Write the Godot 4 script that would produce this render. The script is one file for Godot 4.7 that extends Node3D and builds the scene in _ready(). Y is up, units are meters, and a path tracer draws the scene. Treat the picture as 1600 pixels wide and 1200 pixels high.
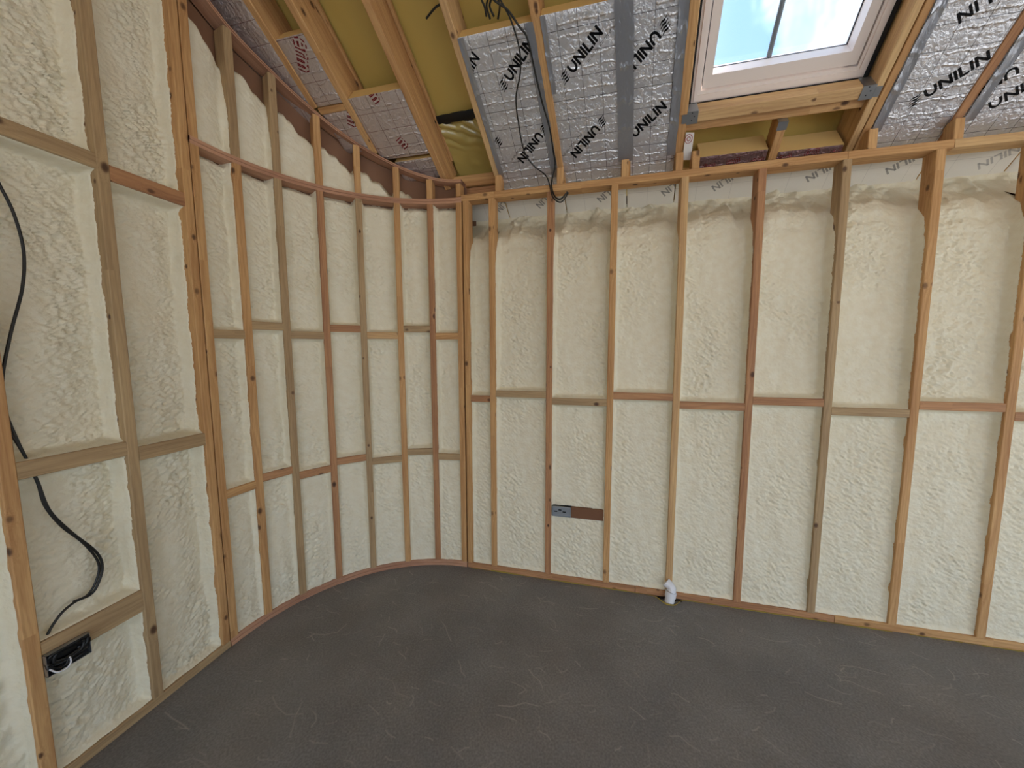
extends Node3D
# An unfinished room: two straight stud walls joined by a quarter-round one, all filled with
# spray foam, under a sloping roof with foil-faced boards between the rafters.
# Axes: x along the right-hand wall, z out of that wall into the room, y up. Metres.

const EYE := Vector3(0.0, 1.633, 2.4214)
const YAW := 0.2458
const PITCH := -0.096
const ROLL := -0.0031
const FOCAL := 565.7            # pixels of the 1600 x 1200 frame
const LX := -1.96               # face of the left wall
const CC := Vector2(-0.96, 1.0) # centre of the curved wall, radius 1
const RISE := 0.72              # roof: y = ROOF0 + RISE * z
const ROOF0 := 2.82
const SKEW := 0.09
const STUD := 0.041
const DEEP := 0.089

var rng := RandomNumberGenerator.new()
var noise := FastNoiseLite.new()
var cam_basis: Basis
var M := {}
var taken := {}
var lead := 0.0205               # how far a foam sheet runs in behind its stud

# ------------------------------------------------------------------ helpers
func numbered(called: String) -> String:
	var n: int = taken.get(called, 0)
	taken[called] = n + 1
	return called if n == 0 else "%s_%03d" % [called, n]

func thing(called: String, label: String, category: String, at: Vector3, group := "") -> Node3D:
	var o := Node3D.new()
	o.name = numbered(called)
	o.position = at
	o.set_meta("label", label)
	o.set_meta("category", category)
	if group != "":
		o.set_meta("group", group)
	add_child(o, true)
	return o

func setting(called: String, label := "") -> Node3D:
	var o := Node3D.new()
	o.name = called
	o.set_meta("kind", "structure")
	if label != "":
		o.set_meta("label", label)
	add_child(o, true)
	return o

# a mesh given in world coordinates, hung under a node that stands anywhere (unrotated)
func part(parent: Node3D, called: String, mesh: Mesh, material: Material, label := "") -> MeshInstance3D:
	var o := MeshInstance3D.new()
	o.name = called
	o.mesh = mesh
	o.material_override = material
	var p: Node = parent
	var off := Vector3.ZERO
	while p != self:
		off += (p as Node3D).position
		p = p.get_parent()
	o.position = -off
	if label != "":
		o.set_meta("label", label)
	parent.add_child(o, true)
	return o

class Build:
	var v := PackedVector3Array()
	var n := PackedVector3Array()
	var t := PackedVector2Array()
	var i := PackedInt32Array()
	func tri(a: Vector3, b: Vector3, c: Vector3, na: Vector3, nb: Vector3, nc: Vector3, ua: Vector2, ub: Vector2, uc: Vector2) -> void:
		var k := v.size()
		v.append_array(PackedVector3Array([a, b, c]))
		n.append_array(PackedVector3Array([na, nb, nc]))
		t.append_array(PackedVector2Array([ua, ub, uc]))
		if (b - a).cross(c - a).dot(na + nb + nc) > 0.0:
			i.append_array(PackedInt32Array([k, k + 2, k + 1]))
		else:
			i.append_array(PackedInt32Array([k, k + 1, k + 2]))
	func quad(a: Vector3, b: Vector3, c: Vector3, d: Vector3, nn: Vector3, ua := Vector2.ZERO, ub := Vector2(1, 0), uc := Vector2(1, 1), ud := Vector2(0, 1)) -> void:
		tri(a, b, c, nn, nn, nn, ua, ub, uc)
		tri(a, c, d, nn, nn, nn, ua, uc, ud)
	func face(pts: Array, away: Vector3, uv: Array) -> void:  # flat convex polygon, turned away from the point «away»
		var nn: Vector3 = (pts[1] - pts[0]).cross(pts[2] - pts[0]).normalized()
		if nn.dot(pts[0] - away) < 0.0:
			nn = -nn
		for k in range(1, pts.size() - 1):
			tri(pts[0], pts[k], pts[k + 1], nn, nn, nn, uv[0], uv[k], uv[k + 1])
	func done() -> ArrayMesh:
		var a := []
		a.resize(Mesh.ARRAY_MAX)
		a[Mesh.ARRAY_VERTEX] = v
		a[Mesh.ARRAY_NORMAL] = n
		a[Mesh.ARRAY_TEX_UV] = t
		a[Mesh.ARRAY_INDEX] = i
		var m := ArrayMesh.new()
		m.add_surface_from_arrays(Mesh.PRIMITIVE_TRIANGLES, a)
		return m

# prism with chamfered long edges from a to b; w along «side», d across it; wood grain runs along u
func beam_into(m: Build, a: Vector3, b: Vector3, side: Vector3, w: float, d: float, c := 0.003) -> void:
	var ax := (b - a)
	var l := ax.length()
	ax = ax.normalized()
	var s := (side - ax * side.dot(ax)).normalized()
	var t := ax.cross(s)
	var hw := w / 2.0
	var hd := d / 2.0
	c = minf(c, minf(hw, hd) * 0.6)
	var ring := [Vector2(hw - c, -hd), Vector2(hw, -hd + c), Vector2(hw, hd - c), Vector2(hw - c, hd), Vector2(-hw + c, hd), Vector2(-hw, hd - c), Vector2(-hw, -hd + c), Vector2(-hw + c, -hd)]
	var o := Vector2(rng.randf() * 2.0, rng.randf() * 0.5)
	var run := 0.0
	for k in 8:
		var p: Vector2 = ring[k]
		var q: Vector2 = ring[(k + 1) % 8]
		var g := p.distance_to(q)
		var mid := (p + q) / 2.0
		var nn := (s * (q - p).y - t * (q - p).x).normalized()
		if nn.dot(s * mid.x + t * mid.y) < 0.0:
			nn = -nn
		var pa := s * p.x + t * p.y
		var qa := s * q.x + t * q.y
		m.quad(a + pa, a + qa, b + qa, b + pa, nn, (o + Vector2(0, run)) / Vector2(2, 0.5), (o + Vector2(0, run + g)) / Vector2(2, 0.5), (o + Vector2(l, run + g)) / Vector2(2, 0.5), (o + Vector2(l, run)) / Vector2(2, 0.5))
		run += g
	for e in [a, b]:
		var pts := []
		var uv := []
		for p in ring:
			pts.append(e + s * p.x + t * p.y)
			uv.append(Vector2(0.013 * p.x / 0.02 + o.x, p.y / 0.5 + o.y))
		m.face(pts, (a + b) / 2.0, uv)

func beam(parent: Node3D, called: String, a: Vector3, b: Vector3, side: Vector3, w: float, d: float, material: Material, c := 0.003) -> MeshInstance3D:
	var m := Build.new()
	beam_into(m, a, b, side, w, d, c)
	return part(parent, called, m.done(), material)

# box between two opposite corners
func slab(parent: Node3D, called: String, lo: Vector3, hi: Vector3, material: Material) -> MeshInstance3D:
	var m := Build.new()
	slab_into(m, lo, hi)
	return part(parent, called, m.done(), material)

func slab_into(m: Build, lo: Vector3, hi: Vector3) -> void:
	var c := [lo, Vector3(hi.x, lo.y, lo.z), Vector3(hi.x, hi.y, lo.z), Vector3(lo.x, hi.y, lo.z), Vector3(lo.x, lo.y, hi.z), Vector3(hi.x, lo.y, hi.z), hi, Vector3(lo.x, hi.y, hi.z)]
	hexa_into(m, c)

# eight corners: bottom ring 0-3, top ring 4-7
func hexa_into(m: Build, c: Array) -> void:
	var mid := Vector3.ZERO
	for p in c:
		mid += p / 8.0
	for f in [[0, 1, 2, 3], [4, 5, 6, 7], [0, 1, 5, 4], [1, 2, 6, 5], [2, 3, 7, 6], [3, 0, 4, 7]]:
		var p := [c[f[0]], c[f[1]], c[f[2]], c[f[3]]]
		var w: float = p[0].distance_to(p[1])
		var h: float = p[1].distance_to(p[2])
		m.face(p, mid, [Vector2.ZERO, Vector2(w, 0), Vector2(w, h), Vector2(0, h)])

# smooth sheet from a grid of points; normals turned towards «to»
func sheet(pts: PackedVector3Array, nu: int, nv: int, to: Vector3, uvs := PackedVector2Array()) -> ArrayMesh:
	var n := PackedVector3Array()
	n.resize(pts.size())
	for j in nv:
		for i in nu:
			var du := pts[j * nu + mini(i + 1, nu - 1)] - pts[j * nu + maxi(i - 1, 0)]
			var dv := pts[mini(j + 1, nv - 1) * nu + i] - pts[maxi(j - 1, 0) * nu + i]
			var c := du.cross(dv).normalized()
			if c.dot(to) < 0.0:
				c = -c
			n[j * nu + i] = c
	var ind := PackedInt32Array()
	ind.resize((nu - 1) * (nv - 1) * 6)
	var w := 0
	var k0 := nu * (nv / 2) + nu / 2
	var flip: bool = (pts[k0 + 1] - pts[k0]).cross(pts[k0 + nu] - pts[k0]).dot(to) < 0.0 if nu > 2 and nv > 2 else (pts[1] - pts[0]).cross(pts[nu] - pts[0]).dot(to) < 0.0
	for j in nv - 1:
		for i in nu - 1:
			var k := j * nu + i
			var q := [k, k + nu, k + 1, k + 1, k + nu, k + nu + 1] if not flip else [k, k + 1, k + nu, k + 1, k + nu + 1, k + nu]
			for x in 6:
				ind[w + x] = q[x]
			w += 6
	var a := []
	a.resize(Mesh.ARRAY_MAX)
	a[Mesh.ARRAY_VERTEX] = pts
	a[Mesh.ARRAY_NORMAL] = n
	if uvs.size() == pts.size():
		a[Mesh.ARRAY_TEX_UV] = uvs
	a[Mesh.ARRAY_INDEX] = ind
	var m := ArrayMesh.new()
	m.add_surface_from_arrays(Mesh.PRIMITIVE_TRIANGLES, a)
	return m

# round tube along a smoothed line
func tube_into(m: Build, line: Array, r: float, sides := 7, steps := 6) -> void:
	var c := Curve3D.new()
	for k in line.size():
		var t: Vector3 = (line[mini(k + 1, line.size() - 1)] - line[maxi(k - 1, 0)]) / 6.0
		c.add_point(line[k], -t, t)
	var pts := []
	for k in line.size() - 1:
		for j in steps:
			pts.append(c.sample(k, float(j) / steps))
	pts.append(line[-1])
	var up := Vector3(0.31, 0.2, 0.93)
	var old := []
	var oldn := []
	for k in pts.size():
		var d: Vector3 = (pts[mini(k + 1, pts.size() - 1)] - pts[maxi(k - 1, 0)]).normalized()
		var s := d.cross(up).normalized()
		up = s.cross(d).normalized()
		var ring := []
		var rn := []
		for j in sides:
			var an := TAU * j / sides
			var nn: Vector3 = s * cos(an) + up * sin(an)
			rn.append(nn)
			ring.append(pts[k] + nn * r)
		if k > 0:
			for j in sides:
				var j2 := (j + 1) % sides
				m.tri(old[j], ring[j], ring[j2], oldn[j], rn[j], rn[j2], Vector2.ZERO, Vector2.ZERO, Vector2.ZERO)
				m.tri(old[j], ring[j2], old[j2], oldn[j], rn[j2], oldn[j2], Vector2.ZERO, Vector2.ZERO, Vector2.ZERO)
		if k == 0 or k == pts.size() - 1:
			var uv := []
			uv.resize(sides)
			uv.fill(Vector2.ZERO)
			m.face(ring, pts[k] + (d if k == 0 else -d), uv)
		old = ring
		oldn = rn

func nz(x: float, y: float, z := 0.0) -> float:
	return noise.get_noise_3d(x, y, z)

# ------------------------------------------------------------------ from the photograph's pixels to directions
func ray(px: float, py: float) -> Vector3:
	return cam_basis * Vector3((px - 800.0) / FOCAL, -(py - 600.0) / FOCAL, -1.0)

func on_right(px: float, py: float, z := 0.0) -> Vector3:
	var d := ray(px, py)
	return EYE + d * ((z - EYE.z) / d.z)

func on_left(px: float, py: float, x := LX) -> Vector3:
	var d := ray(px, py)
	return EYE + d * ((x - EYE.x) / d.x)

func on_floor(px: float, py: float, y := 0.0) -> Vector3:
	var d := ray(px, py)
	return EYE + d * ((y - EYE.y) / d.y)

func on_roof(px: float, py: float, off := 0.0) -> Vector3:
	var d := ray(px, py)
	var h := ROOF0 + off * sqrt(1.0 + RISE * RISE)
	return EYE + d * ((h + RISE * EYE.z - EYE.y) / (d.y - RISE * d.z))

# roof: q along the eaves, s up the slope, off outwards from the rafters' undersides
func roof(q: float, s: float, off := 0.0) -> Vector3:
	var c := 1.0 / sqrt(1.0 + RISE * RISE)
	var z := s * c
	return Vector3(q - SKEW * z, ROOF0 + RISE * z, z) + Vector3(0, c, -RISE * c) * off

func roof_qs(p: Vector3) -> Vector2:
	return Vector2(p.x + SKEW * p.z, p.z * sqrt(1.0 + RISE * RISE))

func roof_out() -> Vector3:
	return Vector3(0, 1, -RISE).normalized()

func curve(deg: float, y: float, d := 0.0) -> Vector3:
	var a := deg_to_rad(deg)
	return Vector3(CC.x - cos(a) * (1.0 + d), y, CC.y - sin(a) * (1.0 + d))

# ------------------------------------------------------------------ materials
func mat(c: Color, rough := 0.7, metal := 0.0) -> StandardMaterial3D:
	var m := StandardMaterial3D.new()
	m.albedo_color = c
	m.roughness = rough
	m.metallic = metal
	return m

func wood(called: String, light: Color, dark: Color, salt: int, knots: int) -> void:
	var w := 1024
	var h := 256
	var data := PackedByteArray()
	data.resize(w * h * 3)
	var r := RandomNumberGenerator.new()
	r.seed = salt
	var ks := []
	for k in knots:
		ks.append([r.randf() * 2.0, r.randf() * 0.5, r.randf_range(0.005, 0.013), r.randf_range(0.5, 1.0)])
	var ink := Color(0.20, 0.105, 0.05)
	for y in h:
		for x in w:
			var u := 2.0 * x / w
			var v := 0.5 * y / h
			var kn := 0.0
			var bend := 0.0
			for k in ks:
				var du: float = absf(u - k[0])
				if du > 0.09:
					continue
				var dv: float = v - k[1]
				if absf(dv) > 0.07:
					continue
				var dd: float = (du * du * 0.45 + dv * dv) / (k[2] * k[2])
				kn = maxf(kn, k[3] * exp(-dd * dd * 0.8))
				bend += k[2] * 1.4 * exp(-dd * 0.22) * signf(dv)
			var vv := v - bend
			var wob := noise.get_noise_2d(u * 1.3 + salt * 7.0, vv * 9.0)
			var ring := 0.5 + 0.5 * sin(vv * 330.0 + wob * 9.0)
			var fine := noise.get_noise_2d(u * 9.0, vv * 420.0 + salt * 3.0)
			var broad := noise.get_noise_2d(u * 1.1 + 50.0, vv * 14.0 + salt)
			var t := clampf(0.28 * ring * ring + 0.30 * fine + 0.45 * broad + 0.30, 0.0, 1.0)
			var c := light.lerp(dark, t).lerp(ink, kn * 0.85)
			var at := (y * w + x) * 3
			data[at] = int(c.r * 255.0)
			data[at + 1] = int(c.g * 255.0)
			data[at + 2] = int(c.b * 255.0)
	var m := mat(Color.WHITE, 0.68)
	m.albedo_texture = ImageTexture.create_from_image(Image.create_from_data(w, h, false, Image.FORMAT_RGB8, data))
	M[called] = m

func soft_normal(freq: float, strength: float, size: int, kind := FastNoiseLite.TYPE_SIMPLEX_SMOOTH, octaves := 3) -> ImageTexture:
	var f := FastNoiseLite.new()
	f.seed = 9
	f.noise_type = kind
	f.frequency = freq
	f.fractal_octaves = octaves
	var im := f.get_seamless_image(size, size)
	im.convert(Image.FORMAT_RGBA8)
	im.bump_map_to_normal_map(strength)
	return ImageTexture.create_from_image(im)

func foil_relief() -> ImageTexture:
	var f := FastNoiseLite.new()
	f.seed = 4
	f.noise_type = FastNoiseLite.TYPE_CELLULAR
	f.cellular_return_type = FastNoiseLite.RETURN_DISTANCE2_SUB
	f.frequency = 0.035
	f.fractal_octaves = 2
	f.domain_warp_enabled = true
	f.domain_warp_amplitude = 30.0
	var im := f.get_seamless_image(1024, 1024)
	im.convert(Image.FORMAT_RGBA8)
	im.adjust_bcs(1.0, 0.3, 1.0)
	# creases where the facing was folded on the roll, running across the board
	var r := RandomNumberGenerator.new()
	r.seed = 21
	for k in 15:
		var y0 := 1024.0 * (k + r.randf_range(0.15, 0.85)) / 15.0
		var tall := r.randf_range(0.35, 0.9)
		var x0 := r.randi_range(-300, 300)
		for x in 1024:
			if x < x0 or x > x0 + 1200:
				continue
			var yc := y0 + 9.0 * nz(x * 0.012, k * 7.0) + 4.0 * nz(x * 0.07, k * 3.0, 5.0)
			var hh := tall * clampf(0.65 + 0.9 * nz(x * 0.03, k * 11.0, 8.0), 0.1, 1.0)
			for dy in range(-7, 8):
				var yy := posmod(int(yc) + dy, 1024)
				var c := im.get_pixel(x, yy)
				var b := c.r + hh * 0.5 * maxf(0.0, 1.0 - absf(dy) / 7.0)
				im.set_pixel(x, yy, Color(minf(b, 1.0), minf(b, 1.0), minf(b, 1.0)))
	im.bump_map_to_normal_map(9.0)
	return ImageTexture.create_from_image(im)

# printing on the foil: one texture is one metre square, millimetre by millimetre
func ink_line(im: Image, a: Vector2, b: Vector2, w: float, c: Color) -> void:
	a *= 1024.0
	b *= 1024.0
	w *= 512.0
	var d := b - a
	var ll := maxf(d.length_squared(), 1e-6)
	for y in range(maxi(0, int(minf(a.y, b.y) - w - 1)), mini(1023, int(maxf(a.y, b.y) + w + 2)) + 1):
		for x in range(maxi(0, int(minf(a.x, b.x) - w - 1)), mini(1023, int(maxf(a.x, b.x) + w + 2)) + 1):
			var p := Vector2(x + 0.5, y + 0.5)
			var t := (p - a).dot(d) / ll
			if t < 0.0 or t > 1.0:
				continue
			var e := clampf(w - (p - a - d * t).length() + 0.5, 0.0, 1.0)
			if e > 0.0:
				im.set_pixel(x, y, im.get_pixel(x, y).lerp(c, e * c.a))

const GLYPH := {
	"U": [[0, 1, 0, 0.42], [0, 0.44, 0.07, 0.2], [0.06, 0.22, 0.22, 0.04], [0.2, 0.05, 0.42, 0.0], [0.38, 0.0, 0.6, 0.05], [0.58, 0.04, 0.74, 0.22], [0.73, 0.2, 0.8, 0.44], [0.8, 0.42, 0.8, 1]],
	"N": [[0, -0.08, 0, 1.08], [0, 1, 0.8, 0], [0.8, -0.08, 0.8, 1.08]],
	"I": [[0, -0.08, 0, 1.08]],
	"L": [[0, -0.08, 0, 1.08], [-0.06, 0, 0.6, 0]],
	"T": [[0.4, -0.08, 0.4, 1], [-0.05, 1, 0.85, 1]],
	"h": [[0, -0.05, 0, 1.3], [0, 0.5, 0.2, 0.68], [0.2, 0.68, 0.42, 0.6], [0.42, 0.6, 0.45, -0.05]],
	"e": [[0.05, 0.35, 0.5, 0.38], [0.5, 0.38, 0.4, 0.65], [0.4, 0.65, 0.15, 0.65], [0.15, 0.65, 0.02, 0.35], [0.02, 0.35, 0.15, 0.02], [0.15, 0.02, 0.5, 0.08]],
	"r": [[0, -0.05, 0, 0.7], [0, 0.45, 0.18, 0.68], [0.18, 0.68, 0.36, 0.62]],
	"m": [[0, -0.05, 0, 0.7], [0, 0.5, 0.18, 0.68], [0.18, 0.68, 0.36, 0.5], [0.36, 0.55, 0.36, -0.05], [0.36, 0.5, 0.54, 0.68], [0.54, 0.68, 0.72, 0.5], [0.72, 0.55, 0.72, -0.05]],
	"a": [[0.45, 0.68, 0.45, -0.05], [0.45, 0.6, 0.15, 0.66], [0.15, 0.66, 0.0, 0.32], [0.0, 0.32, 0.15, 0.0], [0.15, 0.0, 0.45, 0.12]],
}
const ADVANCE := {"U": 1.16, "N": 1.16, "I": 0.36, "L": 0.84, "T": 1.1, "h": 0.72, "e": 0.76, "r": 0.5, "m": 1.0, "a": 0.72}

# writes from «at» (start of the base line) in direction «dir» of the texture
func write(im: Image, word: String, at: Vector2, dir: Vector2, tall: float, thick: float, c: Color) -> void:
	dir = dir.normalized()
	var up := Vector2(-dir.y, dir.x)
	var x := 0.0
	for ch in word:
		for s in GLYPH[ch]:
			ink_line(im, at + dir * (x + s[0] * tall) + up * s[1] * tall, at + dir * (x + s[2] * tall) + up * s[3] * tall, thick, c)
		x += ADVANCE[ch] * tall

func blank_print(tone: Color, lines: Color, step: float) -> Image:
	var im := Image.create(1024, 1024, false, Image.FORMAT_RGBA8)
	im.fill(tone)
	for k in range(0, int(1.0 / step) + 1):
		im.fill_rect(Rect2i(int(k * step * 1024.0), 0, 2, 1024), lines)
		im.fill_rect(Rect2i(0, int(k * step * 1024.0 + 30.0), 1024, 2), lines)
	return im

func print_mark(im: Image, at: Vector2, dir: Vector2, tall: float, c: Color) -> void:
	dir = dir.normalized()
	var up := Vector2(-dir.y, dir.x)
	for k in 4:   # four slanting strokes
		var y := (0.08 + 0.28 * k) * tall
		var o := at + up * y + dir * (0.08 * tall * k)
		ink_line(im, o - dir * tall * 0.42 - up * tall * 0.10, o, 0.003, c)
		ink_line(im, o - dir * tall * 0.10, o + dir * tall * 0.30 - up * tall * 0.08, 0.008, c)
		ink_line(im, o + dir * tall * 0.28 - up * tall * 0.08, o + dir * tall * 0.6 + up * tall * 0.05, 0.0035, c)

# the maker's mark: word whose middle line starts and ends at two pixels of the photograph
func brand(im: Image, ref: Vector2, a: Vector2, b: Vector2, c: Color, with_mark := true, full := 0.235) -> void:
	var p := roof_qs(on_roof(a.x, a.y)) - ref
	var q := roof_qs(on_roof(b.x, b.y)) - ref
	var dir := (q - p).normalized()
	var up := Vector2(-dir.y, dir.x)
	var tall := full / 5.4
	write(im, "UNILIN", p - up * tall * 0.5, dir, tall, tall * 0.25, c)
	if with_mark:
		print_mark(im, p - dir * tall * 1.15 - up * tall * 0.5, dir, tall, c)
	# the small line of grey print under the second half of the word
	for k in 26:
		var o := p - up * tall * 1.15 + dir * tall * (1.9 + k * 0.14)
		if k % 5 == 3:
			continue
		ink_line(im, o, o + up * tall * 0.24 + dir * tall * 0.05, 0.0022, Color(0.32, 0.32, 0.33, 0.75))
		ink_line(im, o + up * tall * (0.24 if k % 2 else 0.0), o + up * tall * (0.2 if k % 2 else 0.04) + dir * tall * 0.1, 0.002, Color(0.32, 0.32, 0.33, 0.7))

func foil(im: Image, relief: ImageTexture) -> StandardMaterial3D:
	var m := mat(Color.WHITE, 0.34, 0.75)
	m.albedo_texture = ImageTexture.create_from_image(im)
	m.normal_enabled = true
	m.normal_texture = relief
	m.normal_scale = 1.6
	return m

func concrete() -> StandardMaterial3D:
	var f := FastNoiseLite.new()
	f.seed = 31
	f.frequency = 0.006
	f.fractal_octaves = 5
	var a := f.get_seamless_image(1024, 1024)
	f.seed = 32
	f.frequency = 0.24
	f.fractal_octaves = 3
	var b := f.get_seamless_image(1024, 1024)
	f.seed = 33
	f.frequency = 0.004
	var w := f.get_seamless_image(1024, 1024)
	var im := Image.create(1024, 1024, false, Image.FORMAT_RGBA8)
	for y in 1024:
		for x in 1024:
			var g := 0.475 + 0.07 * (a.get_pixel(x, y).r - 0.5) + 0.14 * (b.get_pixel(x, y).r - 0.5)
			var t := w.get_pixel(x, y).r - 0.5
			im.set_pixel(x, y, Color(g * (1.0 + 0.03 * t) * 1.0, g * 0.985, g * (0.985 - 0.03 * t)))
	# pale trowel scratches and dust marks
	var r := RandomNumberGenerator.new()
	r.seed = 12
	for k in 520:
		var p := Vector2(r.randf(), r.randf())
		var an := r.randfn(0.15, 0.5)
		var l := r.randf_range(0.003, 0.010) if k > 60 else r.randf_range(0.010, 0.026)
		var c := Color(0.66, 0.64, 0.61, r.randf_range(0.25, 0.7))
		for s in 3:
			var q := p + Vector2(cos(an), sin(an)) * l
			ink_line(im, p, q, 0.0016, c)
			p = q
			an += r.randfn(0.0, 0.45)
	var m := mat(Color.WHITE, 0.62)
	m.albedo_texture = ImageTexture.create_from_image(im)
	m.normal_enabled = true
	m.normal_texture = soft_normal(0.06, 1.2, 512)
	m.normal_scale = 0.35
	return m

func make_materials() -> void:
	wood("pine", Color(0.82, 0.65, 0.44), Color(0.66, 0.47, 0.29), 1, 22)
	wood("red_pine", Color(0.75, 0.56, 0.39), Color(0.57, 0.39, 0.27), 2, 24)
	wood("green_pine", Color(0.73, 0.62, 0.46), Color(0.58, 0.47, 0.34), 3, 20)
	wood("pale_pine", Color(0.84, 0.70, 0.50), Color(0.70, 0.54, 0.37), 4, 14)
	wood("ply", Color(0.80, 0.62, 0.50), Color(0.62, 0.44, 0.34), 5, 0)
	var foam := mat(Color.WHITE, 0.6)
	var f := FastNoiseLite.new()
	f.seed = 77
	f.frequency = 0.012
	f.fractal_octaves = 4
	var im := f.get_seamless_image(512, 512)
	var tint := Image.create(512, 512, false, Image.FORMAT_RGBA8)
	for y in 512:
		for x in 512:
			var t := im.get_pixel(x, y).r
			tint.set_pixel(x, y, Color(0.888, 0.845, 0.735).lerp(Color(0.930, 0.908, 0.828), t))
	foam.albedo_texture = ImageTexture.create_from_image(tint)
	foam.normal_enabled = true
	foam.normal_texture = soft_normal(0.045, 3.0, 512)
	foam.normal_scale = 1.0
	foam.uv1_triplanar = true
	foam.uv1_world_triplanar = true
	foam.uv1_scale = Vector3(2.2, 2.2, 2.2)
	M.foam = foam
	M.concrete = concrete()
	M.core = mat(Color(0.90, 0.76, 0.50), 0.85)
	M.membrane = mat(Color(0.80, 0.69, 0.38), 0.40)
	M.sheathing = mat(Color(0.50, 0.36, 0.27), 0.6)
	M.render = mat(Color(0.80, 0.77, 0.70), 0.9)
	M.ground = mat(Color(0.70, 0.70, 0.69), 0.95)
	M.galv = mat(Color(0.66, 0.68, 0.70), 0.38, 0.9)
	M.tape = mat(Color(0.70, 0.71, 0.74), 0.34, 0.8)
	M.black = mat(Color(0.035, 0.033, 0.032), 0.45)
	M.cable = mat(Color(0.09, 0.085, 0.08), 0.45)
	M.strip = mat(Color(0.62, 0.54, 0.22), 0.8)
	M.plastic = mat(Color(0.90, 0.90, 0.92), 0.3)
	M.paint = mat(Color(0.92, 0.87, 0.84), 0.45)
	M.bar = mat(Color(0.17, 0.17, 0.21), 0.5)
	M.gasket = mat(Color(0.06, 0.06, 0.07), 0.6)
	M.paper = mat(Color(0.88, 0.86, 0.84), 0.7)
	M.red_print = mat(Color(0.62, 0.10, 0.12), 0.6)
	M.fibre = mat(Color(0.46, 0.31, 0.21), 0.75)
	var g := mat(Color(0.9, 0.95, 0.96, 0.06), 0.02)
	g.transparency = BaseMaterial3D.TRANSPARENCY_ALPHA
	M.glass = g
	var film := mat(Color(0.74, 0.66, 0.38), 0.22)
	film.clearcoat_enabled = true
	film.clearcoat = 1.0
	film.clearcoat_roughness = 0.12
	M.film = film

# ------------------------------------------------------------------ sprayed foam
# place(u, v, d) gives the point at u across the bay, height v, d behind the studs' faces.
# back(u, v) is how deep the foam lies there.
func foam_panel(parent: Node3D, width: float, y0: float, y1: Callable, place: Callable, back: Callable, to: Vector3, salt: float, coat := 0.014, step := 0.008, rough := 1.0, nog_low := true, nog_high := true, bare_from := 99.0, band := 0.0) -> void:
	var us := PackedFloat32Array([-lead, -0.0005, 0.003, 0.007, 0.012])
	var k := maxi(4, int(ceil((width - 0.024) / step)))
	for i in range(1, k):
		us.append(lerpf(0.012, width - 0.012, float(i) / k))
	us.append_array(PackedFloat32Array([width - 0.012, width - 0.007, width - 0.003, width + 0.0005, width + 0.0205]))
	var top: float = y1.call(width / 2.0)
	var nv := maxi(6, int(ceil((top - y0) / step)))
	var ts := PackedFloat32Array([-0.008, 0.0, 0.004, 0.009])
	for j in range(2, nv - 1):
		ts.append((top - y0) * j / nv)
	ts.append_array(PackedFloat32Array([top - y0 - 0.009, top - y0 - 0.004, top - y0, top - y0 + 0.008]))
	var nu := us.size()
	var pts := PackedVector3Array()
	pts.resize(nu * ts.size())
	for j in ts.size():
		for i in nu:
			var u := us[i]
			var f: float = ts[j] / (top - y0)
			var v: float = lerpf(y0, y1.call(u), f) if f > 0.0 and f < 1.0 else y0 + ts[j] if f <= 0.0 else y1.call(u) + ts[j] - (top - y0)
			var d: float = back.call(u, v)
			var low := nz(u * 6.0 + salt, v * 3.5, salt)
			var mask := clampf(0.55 + 1.1 * nz(u * 3.0 + salt * 2.0, v * 1.7, salt + 9.0), 0.12, 1.0)
			var wx := u + 0.012 * nz(u * 22.0, v * 22.0, salt + 3.0)
			var wy := v + 0.014 * nz(u * 20.0, v * 20.0, salt + 5.0)
			var b1 := 1.0 - 2.0 * absf(nz(wx * 19.0, wy * 34.0, salt))
			var b2 := nz(wx * 42.0, wy * 62.0, salt + 1.0)
			var calm := 1.0 if v < bare_from - 0.10 else smoothstep(0.0, 0.05, minf(u, width - u))
			d -= calm * rough * (0.010 * low + mask * (0.0100 * b1 + 0.0090 * b2))
			if band > 0.0:
				d -= band * 0.009 * nz(wx * 60.0, wy * 75.0, salt + 2.0) * exp(-pow((u - 0.075) / 0.055, 2.0))
			var e := minf(u, width - u)
			var ragged := coat + 0.02 * maxf(0.0, nz(v * 7.0, salt, u * 3.0)) + 0.006 * nz(v * 70.0, salt)
			var bare := smoothstep(bare_from - 0.22, bare_from + 0.05, v + 0.05 * nz(v * 9.0, u * 20.0, salt))
			ragged = lerpf(ragged, maxf(d, ragged), bare)
			var fil := 0.020 + 0.014 * nz(v * 5.0, salt + 7.0, 0.0 if u < width / 2.0 else 4.0)
			if d > ragged:
				d = lerpf(ragged, d, smoothstep(0.0, fil, e) ** 0.6)
			else:
				d = maxf(d, 0.006)
			var ev := 1.0
			if nog_low:
				ev = minf(ev, smoothstep(0.0, 0.022, v - y0) ** 0.6)
			if nog_high:
				ev = minf(ev, smoothstep(0.0, 0.022, y0 + (top - y0) - v) ** 0.6)
			if ev < 1.0:
				d = lerpf(minf(d, 0.014 + 0.004 * nz(u * 14.0, salt)), d, ev)
			if e < -0.021:
				d = maxf(d, 0.10)
			if e < 0.0 or f < 0.0 or (f > 1.0 and nog_high):
				d = maxf(d, 0.014)
			pts[j * nu + i] = place.call(u, v, d)
	part(parent, "foam_fill", sheet(pts, nu, ts.size(), to), M.foam)

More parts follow.
